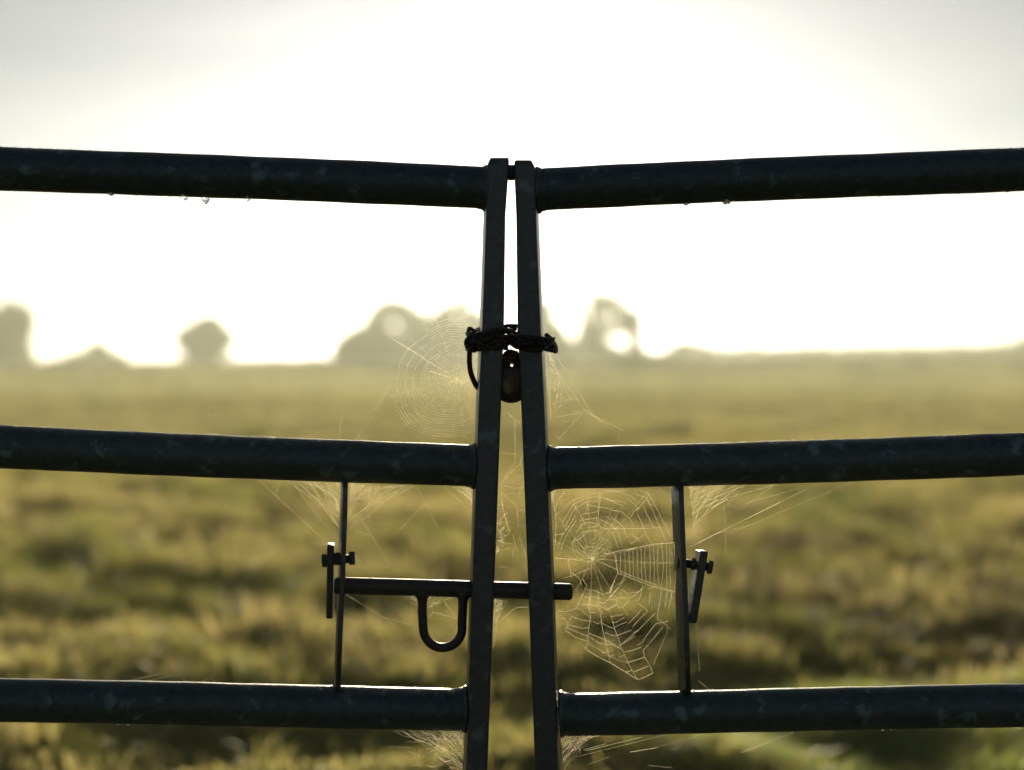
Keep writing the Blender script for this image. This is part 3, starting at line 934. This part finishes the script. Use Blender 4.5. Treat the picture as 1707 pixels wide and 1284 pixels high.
# ------------------------------------------------------------------ spider webs
TH = 0.000094
class Web:
    def __init__(self, side, off=0.0, seed=0):
        self.bm = bmesh.new(); self.side = side; self.off = off; self.g = np.random.default_rng(seed)
    def P(self, px, py, o=0.0):
        side = self.side if self.side else (-1 if px < 853 else 1)
        return G(px, py, side, self.off + o)
    def line(self, pts, k=1.0, beads=0.0, jit=0.0):
        ps = [self.P(p[0], p[1], (p[2] if len(p) > 2 else 0.0)) for p in pts]
        if jit: ps = [ps[0]] + [p + Vector(self.g.normal(0, jit, 3)) for p in ps[1:-1]] + [ps[-1]]
        tube(self.bm, ps, TH*k, 4, cap=False)
        if beads:
            beads *= 1.5
            for a, b in zip(ps, ps[1:]):
                L_ = (b-a).length
                n = self.g.poisson(beads*L_/0.003)
                for _ in range(n):
                    self.bead(a.lerp(b, self.g.uniform(0, 1)), TH*self.g.uniform(1.5, 2.8))
    def bead(self, p, r):
        v = [self.bm.verts.new(p + Vector(d)*r) for d in ((1, 0, 0), (0, 1, 0), (-1, 0, 0), (0, -1, 0), (0, 0, 1), (0, 0, -1))]
        for k in range(4):
            self.bm.faces.new((v[k], v[(k+1) % 4], v[4])); self.bm.faces.new((v[(k+1) % 4], v[k], v[5]))
    def polys(self, ox, oy, sc, lists, k=1.0, beads=0.0):
        for l in lists:
            self.line([(ox + p[0]/sc, oy + p[1]/sc) for p in l], k, beads)
    def corner(self, c, a, b, n, k=0.8, bend=0.5, extra=0, deep=0.012):
        """threads strung across a corner c, from the edge c-a to the edge c-b, bowed in towards the corner"""
        g = self.g
        for i in range(n):
            s = g.uniform(0.12, 1)**2.0; t = max(0.04, s*g.uniform(0.25, 2.2)); t = t if t < 1 else g.uniform(0.15, 0.95)
            p0 = (c[0] + (a[0]-c[0])*s, c[1] + (a[1]-c[1])*s); p2 = (c[0] + (b[0]-c[0])*t, c[1] + (b[1]-c[1])*t)
            m = ((p0[0]+p2[0])/2, (p0[1]+p2[1])/2)
            w = bend*g.uniform(-0.05, 1.0)
            if g.uniform() < 0.35:
                w = 0.0; m = (m[0] + g.normal(0, 3), m[1] + g.normal(0, 3))
            m = (m[0] + (c[0]-m[0])*w, m[1] + (c[1]-m[1])*w)
            o0, o2 = g.uniform(-deep, deep), g.uniform(-deep, deep)
            pts = []
            for q in range(7):
                u_ = q/6
                pts.append(((1-u_)**2*p0[0] + 2*u_*(1-u_)*m[0] + u_*u_*p2[0], (1-u_)**2*p0[1] + 2*u_*(1-u_)*m[1] + u_*u_*p2[1], o0 + (o2-o0)*u_))
            self.line(pts, k*g.uniform(0.3, 0.95), 0.03, 0.0012)
        for i in range(extra):
            s, t = g.uniform(0, .9), g.uniform(0, .9)
            x = c[0] + (a[0]-c[0])*s*0.5 + (b[0]-c[0])*t*0.5; y_ = c[1] + (a[1]-c[1])*s*0.5 + (b[1]-c[1])*t*0.5
            an = g.uniform(0, PI); l = g.uniform(3, 13)
            self.line([(x - math.cos(an)*l/2, y_ - math.sin(an)*l/2, g.uniform(-deep, deep)), (x + math.cos(an)*l/2, y_ + math.sin(an)*l/2, g.uniform(-deep, deep))], k*0.8, 0.15)
    def done(self, label):
        return tag(obj('spider_web', self.bm, M['silk'], smooth=False), label, 'spider web', 'cobwebs strung on the gate')

# 1. fine orb web left of the posts, above the middle rail
w = Web(-1, -0.004, 1)
hx, hy = 762, 631
def rad_at(a):     # outline of the orb by angle (image, 0 = right, 90 = down)
    keys = [(0, 40), (40, 70), (65, 92), (90, 97), (112, 104), (135, 116), (158, 113), (180, 111), (205, 106), (225, 96), (240, 96), (262, 99), (285, 97), (310, 78), (335, 55), (360, 40)]
    for (a0, r0), (a1, r1) in zip(keys, keys[1:]):
        if a0 <= a <= a1: return r0 + (r1-r0)*(a-a0)/(a1-a0)
    return 60
g = np.random.default_rng(3)
spokes = sorted([(i*360/26 + g.uniform(-3, 3)) % 360 for i in range(26)])
def orbp(a, f, wob=0.0):
    r = rad_at(a)*f
    return (hx + r*math.cos(math.radians(a)), hy + r*math.sin(math.radians(a)) + wob)
for a in spokes:
    if a > 300 or a < 50:
        p = orbp(a, 1.0)
        p = (min(p[0], 806), p[1])
        w.line([(hx, hy), p], 0.42)
    else:
        w.line([(hx, hy), orbp(a, 1.06)], 0.42)
for i in range(21):
    f = 0.16 + 0.84*i/20
    pts = []
    for j in range(len(spokes)+1):
        a = spokes[j % len(spokes)]
        jj = g.normal(0, 0.006)
        p = orbp(a, f + jj + 0.042*(j/len(spokes)) - 0.021)
        faint = 172 < a < 232 and f > 0.5
        if p[0] < 806 and not (faint and i % 3): pts.append(p)
        else:
            if len(pts) > 1: w.line(pts, 0.72)
            pts = []
    if len(pts) > 1: w.line(pts, 0.72)
w.line([(657, 567), (700, 592), (712, 602)], 1.7); w.line([(712, 602), (762, 631)], 0.8)  # stretches of two spokes drawn thicker to stand in for sun glints
w.line([(716, 619), (735, 625), (751, 630)], 1.7); w.line([(765, 634), (777, 637)], 1.3, .4)
for k in range(26):
    w.bead(w.P(759 + g.normal(0, 6), 632 + g.normal(0, 8)), TH*g.uniform(1.4, 3.0))
for k in range(14):
    x, y_ = 759 + g.normal(0, 5), 632 + g.normal(0, 7)
    w.line([(x, y_), (x + g.normal(0, 5), y_ + g.normal(0, 4))], 0.9)
w.line([(657, 567), (632, 548)], 0.4); w.line([(702, 738), (690, 722)], 0.5); w.line([(651, 640), (625, 690), (592, 735)], 0.5)
w.line(([(738, 530), (760, 470), (800, 430)]), 0.4)
w.done('fine round orb web spread left of the padlock above the middle rail')

# 2. large torn orb web in the right gate
w = Web(1, -0.002, 2)
B1 = 0.35
w.polys(910, 800, 10.7, [
 [(150, 560), (240, 330), (330, 215)], [(120, 260), (175, 620), (180, 800), (165, 1150)],
 [(180, 620), (320, 520), (460, 380), (730, 265), (960, 235), (1080, 190), (1284, 205)],
 [(285, 770), (390, 610), (485, 440), (730, 318), (965, 303), (1150, 370), (1250, 415)],
 [(350, 830), (450, 630), (525, 505), (735, 390), (960, 383)],
 [(735, 440), (950, 490), (1070, 500), (1210, 550), (1284, 555)],
 [(370, 890), (440, 780), (540, 620)], [(640, 610), (780, 595), (940, 565)],
 [(410, 930), (540, 720)], [(620, 725), (780, 700), (930, 685), (1010, 730), (1090, 765)],
 [(540, 960), (640, 800), (770, 755), (900, 780), (940, 800), (980, 860), (1100, 870), (1284, 860)],
 [(740, 860), (870, 835), (950, 815)], [(460, 1140), (540, 1030), (680, 930), (800, 895), (920, 905), (1000, 960)],
 [(520, 1090), (600, 1060), (690, 970)], [(300, 800), (360, 900), (300, 1000)], [(965, 235), (965, 383), (940, 565), (930, 690), (930, 800)],
 [(735, 390), (735, 520), (700, 600)], [(485, 440), (600, 600), (700, 800)], [(160, 990), (330, 950)], [(140, 1150), (210, 1150)],
 [(220, 1220), (250, 1100), (300, 950)], [(270, 1260), (310, 1100), (400, 930)]], 0.85, B1)
for (rx, ry, cy_) in ((9, 7, 893), (13, 11, 895), (17, 14, 898), (20, 17, 901), (24, 20.5, 904), (28, 24, 907), (32, 27, 910)):
    pts = []
    a0, a1 = (0, 2*PI) if rx < 14 else (-0.3, PI + 0.4)
    for k in range(20):
        a = a0 + (a1-a0)*k/19
        pts.append((986 + rx*math.cos(a) + w.g.normal(0, .4), cy_ + ry*math.sin(a) + w.g.normal(0, .4)))
    w.line(pts, 0.55, 0.12)
for (x, y_) in [(927, 858), (955, 832), (979, 818), (1000, 823), (1022, 845), (1046, 832), (1078, 822), (1100, 862), (1112, 905), (920, 900)]:
    w.line([(986, 931), (x, y_)], 0.42)
for (x, y_) in [(1130, 939), (1120, 985), (1090, 975), (1050, 1030), (1010, 1005), (985, 1015), (960, 985), (924, 930)]:
    w.line([(986, 931), ((986+x)/2, (931+y_)/2 + 2), (x, y_)], 0.5)
for k in range(40):
    x, y_ = 986 + w.g.normal(0, 7), 926 + w.g.normal(0, 9)
    w.line([(x, y_), (x + w.g.normal(0, 6), y_ + w.g.normal(0, 3))], 0.6, 0.25)
for k in range(150):
    a = w.g.uniform(0, 2*PI); r = w.g.uniform(20, 62)
    x, y_ = 986 + r*math.cos(a), 905 + r*math.sin(a)*0.9
    if x > 922 and y_ > 822: w.bead(w.P(x, y_), TH*w.g.uniform(1.2, 2.4))
w.polys(1010, 800, 9.17, [
 [(0, 190), (280, 160)], [(200, 180), (250, 205), (370, 240), (490, 350)], [(330, 280), (450, 385), (500, 450)],
 [(375, 210), (420, 185), (530, 155), (660, 210)], [(450, 210), (490, 240), (620, 270), (660, 370), (740, 400)],
 [(660, 210), (740, 370), (800, 480), (870, 630), (920, 720), (985, 870)], [(640, 310), (720, 480), (800, 670), (870, 830), (920, 940)],
 [(0, 430), (130, 475), (230, 480), (310, 550), (365, 600), (430, 715)], [(0, 285), (70, 315), (290, 335)], [(70, 315), (160, 360), (260, 400)],
 [(460, 480), (580, 340), (660, 215)], [(480, 510), (520, 600), (580, 750), (660, 930), (720, 970)],
 [(0, 745), (300, 745), (580, 745), (860, 730)], [(360, 600), (430, 480), (500, 430)], [(1040, 960), (1060, 1200)],
 [(0, 565), (120, 600), (210, 670), (270, 720), (310, 840)], [(0, 650), (90, 690), (180, 790), (240, 990)], [(40, 760), (130, 870), (190, 1040)],
 [(380, 980), (600, 830)], [(400, 840), (520, 940)], [(570, 400), (640, 560), (740, 740)]], 0.8, B1)
w.polys(1010, 800, 9.17, [[(805, 115), (1000, 320), (1110, 500)], [(1000, 110), (1110, 300)]], 0.5)
w.polys(1010, 800, 9.17, [[(0, 1135), (240, 1080), (400, 1050), (640, 1000), (800, 975), (990, 965), (1140, 950)], [(300, 1095), (440, 1050)]], 1.25, 0.5)
for i in range(15):
    x = 1027 + i*6.9
    t = (x-1027)/100
    w.line([(x + w.g.normal(0, .8), 925 - 20*min(1, t*1.3)), (x + 1 + w.g.normal(0, .8), 945), (x + 2 + w.g.normal(0, .8), 956 + 29*t)], 0.62, 0.28)
for k in range(24):
    w.bead(w.P(1035 + k*3.8 + w.g.normal(0, .5), 939), TH*w.g.uniform(2.0, 3.2))
w.polys(1010, 920, 9.877, [
 [(200, 355), (300, 390), (460, 455), (550, 490), (740, 560), (860, 595), (1000, 630), (1090, 650), (1160, 660)]], 1.1, 0.8)
w.polys(1010, 920, 9.877, [
 [(130, 0), (165, 150), (200, 355), (130, 490), (70, 670), (0, 690)], [(0, 800), (185, 775)], [(0, 960), (150, 875), (190, 870), (240, 950)],
 [(190, 540), (240, 520), (310, 400)], [(80, 740), (150, 640), (215, 590)], [(230, 700), (260, 620), (380, 700), (410, 675), (550, 660)],
 [(260, 920), (310, 885), (380, 790)], [(480, 800), (540, 800), (570, 720), (600, 560)], [(530, 845), (690, 975)], [(700, 605), (800, 575), (830, 550)],
 [(730, 670), (715, 860)], [(910, 640), (905, 740), (860, 990), (850, 1090)], [(1010, 650), (975, 900)], [(1090, 650), (1070, 780), (1035, 930)],
 [(180, 800), (170, 880)], [(100, 540), (60, 640), (80, 740), (20, 800)], [(320, 440), (210, 590), (80, 760)], [(640, 560), (500, 700), (400, 760), (200, 760)]], 0.85, B1)
w.polys(930, 1010, 8.535, [
 [(0, 80), (140, 82), (280, 30)], [(60, 170), (125, 210), (140, 260), (95, 345), (260, 455), (420, 505)], [(190, 155), (160, 230)],
 [(190, 150), (330, 200), (440, 220), (500, 220), (560, 255), (620, 240), (710, 295), (805, 325)], [(140, 270), (280, 305), (360, 320), (440, 310)],
 [(120, 310), (350, 405), (430, 430), (590, 535), (690, 550), (790, 550)], [(440, 390), (640, 470), (740, 520), (850, 590), (910, 620)],
 [(450, 60), (465, 180), (440, 310), (425, 440), (430, 540), (385, 610)],
 [(610, 140), (630, 300), (675, 490), (710, 650), (750, 815)], [(770, 190), (805, 320), (850, 440), (895, 570), (940, 680), (1000, 810), (1060, 930), (1130, 1050)],
 [(670, 380), (770, 425), (850, 420), (1010, 360), (1050, 350)], [(1070, 380), (1150, 355)], [(910, 550), (1100, 430)],
 [(810, 300), (980, 230)], [(740, 150), (790, 155), (860, 120)], [(860, 140), (930, 125)], [(770, 240), (830, 235), (950, 160)],
 [(460, 95), (530, 95)], [(590, 35), (640, 120)], [(1210, 640), (1235, 730), (1290, 820), (1340, 920), (1350, 970)],
 [(1130, 560), (1200, 520), (1250, 440), (1370, 280), (1400, 255), (1565, 220)], [(1410, 185), (1500, 245), (1560, 285), (1600, 335)],
 [(1210, 640), (1330, 500), (1490, 310)], [(1060, 300), (1190, 160), (1280, 75)], [(850, 590), (1140, 350), (1380, 110)], [(1000, 260), (1150, 100), (1190, 50)],
 [(620, 675), (720, 650)], [(740, 720), (820, 700)], [(870, 730), (945, 705)]], 0.85, B1)
w.polys(930, 1010, 8.535, [[(1560, 290), (1550, 385), (1515, 465), (1400, 740), (1360, 840)], [(280, 30), (390, 110), (465, 180)], [(450, 60), (420, 0), (455, -110)], [(620, 240), (600, 80), (540, -60)], [(770, 190), (720, 60), (600, -60)], [(430, 540), (620, 640), (740, 720), (870, 780), (1000, 810)]], 0.55, 0.1)
w.polys(930, 1010, 8.535, [
 [(385, 610), (510, 690), (670, 775), (750, 815), (960, 940), (1130, 1050), (1200, 1030), (1270, 1000), (1340, 960)],
 [(945, 660), (1075, 630), (1180, 590)], [(1000, 805), (1230, 735)], [(970, 945), (1050, 920)], [(1075, 940), (1190, 900), (1280, 860)]], 1.2, 0.5)
w.polys(910, 910, 10.7, [[(160, 220), (300, 230), (440, 235), (720, 280), (800, 260)], [(400, 240), (420, 400), (445, 470), (440, 530)], [(310, 580), (520, 520), (640, 455), (800, 400)],
 [(445, 470), (600, 580), (630, 700)], [(660, 590), (730, 715), (700, 780)], [(700, 780), (650, 880), (570, 1050), (540, 1110)], [(570, 1050), (690, 1055), (770, 1045), (880, 1080), (950, 1065)],
 [(710, 780), (870, 800), (1040, 880)], [(785, 800), (785, 950), (770, 1080), (785, 1190), (860, 1190)], [(790, 900), (900, 920), (1000, 950)], [(930, 800), (940, 1000), (945, 1070)], [(950, 1020), (1060, 1010)], [(950, 1070), (1110, 1150), (1250, 1050)], [(1050, 850), (1150, 830), (1200, 690), (1230, 620)], [(1110, 960), (1200, 850), (1240, 800)], [(670, 900), (780, 940)]], 0.85, B1)
w.line([(1150, 1000), (1136, 1040), (1128, 1050)], 0.35)
w.done('large torn dewy orb web hanging between the right post and its keeper bar')

# 3. corner tangles
w = Web(-1, 0.0, 4)
w.corner((569, 806), (478, 801), (570, 905), 46, 0.7, 0.75, 26)
w.corner((585, 807), (690, 811), (582, 885), 40, 0.65, 0.8, 26)
for (a, b) in [((430, 799), (548, 908)), ((520, 905), (548, 908)), ((465, 802), (460, 826)), ((690, 811), (635, 838)), ((632, 810), (630, 822)), ((635, 838), (630, 812)), ((670, 813), (600, 870)), ((600, 862), (645, 935)), ((590, 885), (618, 893)), ((696, 813), (730, 880)), ((710, 838), (660, 890)), ((616, 813), (616, 870)), ((590, 925), (640, 985)), ((545, 940), (543, 975)), ((556, 1012), (540, 1015)), ((575, 990), (640, 1030)), ((640, 1030), (690, 1042)), ((640, 1030), (660, 1045)), ((560, 912), (580, 830))]:
    w.line([a, b], 0.55)
w.done('dense fan of cobweb in the corners at the top of the left keeper bar')
w = Web(-1, 0.0, 5)
w.corner((787, 813), (752, 811), (785, 852), 34, 0.7, 0.6, 18, 0.016)
w.line([(740, 812), (783, 850)], 0.5)
w.done('small bright cobweb tucked under the middle rail beside the left post')
w = Web(1, 0.0, 6)
w.corner((1150, 811), (1245, 806), (1157, 890), 56, 0.65, 0.55, 40)
for (a, b, k) in [((1150, 912), (1345, 815), 0.8), ((1165, 904), (1300, 838), .7), ((1176, 845), (1197, 833), 1.5), ((1185, 848), (1213, 832), 1.6), ((1170, 838), (1250, 806), .8), ((1195, 835), (1300, 806), .6), ((1235, 850), (1290, 808), .5), ((1205, 850), (1240, 810), .5), ((1210, 925), (1207, 840), .4), ((1215, 890), (1430, 800), .5), ((1195, 890), (1250, 875), .4), ((1240, 840), (1340, 812), .45), ((1162, 1040), (1166, 1120), .4), ((1165, 1135), (1185, 1152), .6)]:
    w.line([a, b], k)
w.corner((1163, 985), (1150, 985), (1158, 1010), 8, .6, .3)
w.done('spray of cobweb fanning right from the top of the right keeper bar')
w = Web(1, 0.0, 7)
w.corner((917, 815), (936, 815), (919, 838), 26, 0.8, 0.6, 6, 0.014)
w.corner((1131, 809), (1112, 810), (1132, 822), 20, 0.8, 0.6, 4, 0.01)
w.done('tiny bright cobwebs in the two upper corners of the torn orb web frame')
w = Web(-1, 0.0, 8)
w.corner((772, 1216), (640, 1213), (771, 1300), 60, 0.6, 0.35, 130, 0.02)
for k in range(30):
    x = 690 + w.g.uniform(0, 75); y_ = 1222 + w.g.uniform(0, 60)
    w.line([(x, y_, w.g.uniform(-.02, .02)), (x + w.g.normal(0, 18), y_ + w.g.normal(0, 8), w.g.uniform(-.02, .02))], 0.5, 0.1)
w.line([(733, 1264), (740, 1270), (752, 1268)], 1.6, 1.0)
w.done('matted grey cobweb under the bottom rail beside the left post')
w = Web(1, 0.0, 9)
w.corner((936, 1226), (1010, 1224), (940, 1290), 45, 0.6, 0.4, 50, 0.02)
for (a, b, k) in [((968, 1232), (1002, 1226), 1.2), ((975, 1252), (1070, 1229), .9), ((972, 1250), (1010, 1240), .8), ((1235, 1255), (1275, 1240), 1.2), ((1275, 1240), (1322, 1221), .6), ((1050, 1254), (1092, 1247), 1.3), ((1092, 1247), (1180, 1222), .4), ((960, 1262), (1110, 1225), .5), ((980, 1275), (1015, 1262), .5), ((1080, 1276), (1120, 1280), .6), ((1235, 1225), (1262, 1233), .5), ((940, 1240), (990, 1225), .7)]:
    w.line([a, b], k)
for k in range(10): w.bead(w.P(940 + w.g.normal(0, 3), 1234 + w.g.normal(0, 4)), TH*3)
w.done('loose cobweb threads under the bottom rail beside the right post')
w = Web(0, -0.004, 10)
w.polys(815, 680, 4.587, [[(130, 60), (140, 40), (240, 130)], [(150, 40), (205, 100), (240, 100)], [(95, 345), (210, 355)], [(200, 100), (200, 430)], [(110, 540), (190, 430)], [(100, 570), (230, 430), (250, 440)], [(250, 370), (235, 450)], [(110, 590), (200, 620), (270, 600)], [(205, 525), (265, 520)], [(95, 560), (95, 680)], [(120, 660), (200, 650)], [(215, 690), (270, 560)], [(110, 660), (200, 740), (215, 780), (275, 785)], [(215, 790), (225, 910), (275, 905)], [(90, 690), (115, 800), (150, 920), (160, 955)],
 [(65, 740), (105, 740)], [(65, 770), (108, 772)], [(65, 795), (112, 792)], [(70, 820), (120, 820)], [(100, 700), (110, 780)], [(120, 830), (145, 915)], [(160, 955), (90, 1010), (60, 1120)], [(180, 960), (200, 1040), (215, 1095)], [(190, 1060), (180, 1150)], [(230, 980), (285, 1150)], [(80, 1217), (150, 1217)]], 0.7, 0.15)
w.corner((824, 1000), (846, 1001), (822, 1085), 26, 0.55, 0.3, 30)
for k in range(70):
    x = 828 + w.g.uniform(0, 20)*w.g.uniform(0.3, 1); y_ = 862 + w.g.uniform(0, 64)
    if x < 832 + (1-abs(y_-885)/60)*14: w.line([(x, y_), (x + w.g.normal(0, 6), y_ + w.g.normal(0, 5))], 0.6, 0.2)
w.line([(832, 1037), (858, 1014), (868, 1012)], 0.8); w.line([(868, 1013), (880, 1012)], 1.0)
w.done('ragged cobweb strung in the narrow gap between the two posts')
w = Web(1, 0.0, 11)
w.polys(640, 230, 2.733, [[(745, 960), (790, 1000), (870, 1130), (950, 1260)], [(755, 970), (760, 1260)], [(750, 1000), (800, 1090), (850, 1190)], [(770, 1210), (850, 1190), (885, 1190)], [(765, 1250), (850, 1190)], [(800, 1110), (780, 1230)], [(860, 1250), (925, 1240), (985, 1284)], [(770, 1000), (810, 1150), (800, 1230)], [(740, 990), (752, 1150), (760, 1284)]], 0.6, 0.3)
for k in range(42):
    t = w.g.uniform(0, 1)**1.6
    x = 917 + t*26*w.g.uniform(0.2, 1) ; y_ = 590 + t*95
    w.line([(x, y_), (x + w.g.normal(0, 5), y_ + w.g.normal(0, 5))], 0.7, 0.5)
w.line([(915, 590), (930, 620), (975, 685), (1030, 722), (1040, 745)], 0.55, 0.1)
w.polys(815, 680, 4.587, [[(525, 70), (720, 35)], [(720, 35), (540, 235)], [(760, 40), (820, 75), (1000, 160), (1010, 180), (975, 240)], [(490, 180), (550, 255)], [(555, 100), (650, 103)], [(915, 260), (935, 290)], [(1000, 160), (1060, 180)]], 0.65, 0.1)
w.done('drooping beaded cobweb under the chain, right of the right post')
w = Web(-1, 0.0, 12)
for (a, b, k) in [((648, 640), (620, 690), .45), ((625, 665), (597, 728), .45), ((569, 704), (566, 735), .5), ((569, 704), (574, 680), .35), ((500, 732), (556, 714), .4), ((597, 728), (628, 740), .4), ((343, 600), (350, 724), .35), ((568, 700), (563, 736), .4), ((597, 700), (590, 738), .4)]:
    w.line([a, b], k)
w.bead(w.P(568, 704), TH*3)
w.done('few single silk threads rising from the left middle rail')
w = Web(-1, 0.0, 13)
w.corner((697, 992), (660, 990), (699, 1020), 12, .6, .5, 4)
w.corner((712, 993), (762, 994), (713, 1024), 22, .6, .6, 6)
for (a, b) in [((740, 1002), (762, 1032)), ((720, 1020), (758, 1030)), ((714, 1030), (722, 1020)), ((763, 996), (740, 994))]:
    w.line([a, b], 0.7)
w.done('little cobweb filling the loop handle of the slide bolt')
w = Web(-1, 0.0, 14)
for (a, b, k) in [((205, 1137), (275, 1122), .5), ((238, 1137), (290, 1125), .4), ((305, 1128), (308, 1140), .5), ((330, 1140), (350, 1130), .4), ((350, 1128), (362, 1140), .4)]:
    w.line([a, b], k)
w.done('faint silk threads lying along the top of the left bottom rail')

# ------------------------------------------------------------------ render settings
scene.view_settings.view_transform = 'Standard'
scene.view_settings.look = 'None'
scene.view_settings.exposure = 1.5
scene.view_settings.gamma = 1.0
cy = scene.cycles
cy.use_denoising = True
try:
    cy.denoiser = 'OPENIMAGEDENOISE'
    cy.denoising_input_passes = 'RGB_ALBEDO_NORMAL'
except Exception:
    pass
cy.max_bounces = 8
cy.volume_bounces = 1
cy.transparent_max_bounces = 24
cy.sample_clamp_indirect = 6.0
cy.caustics_reflective = False
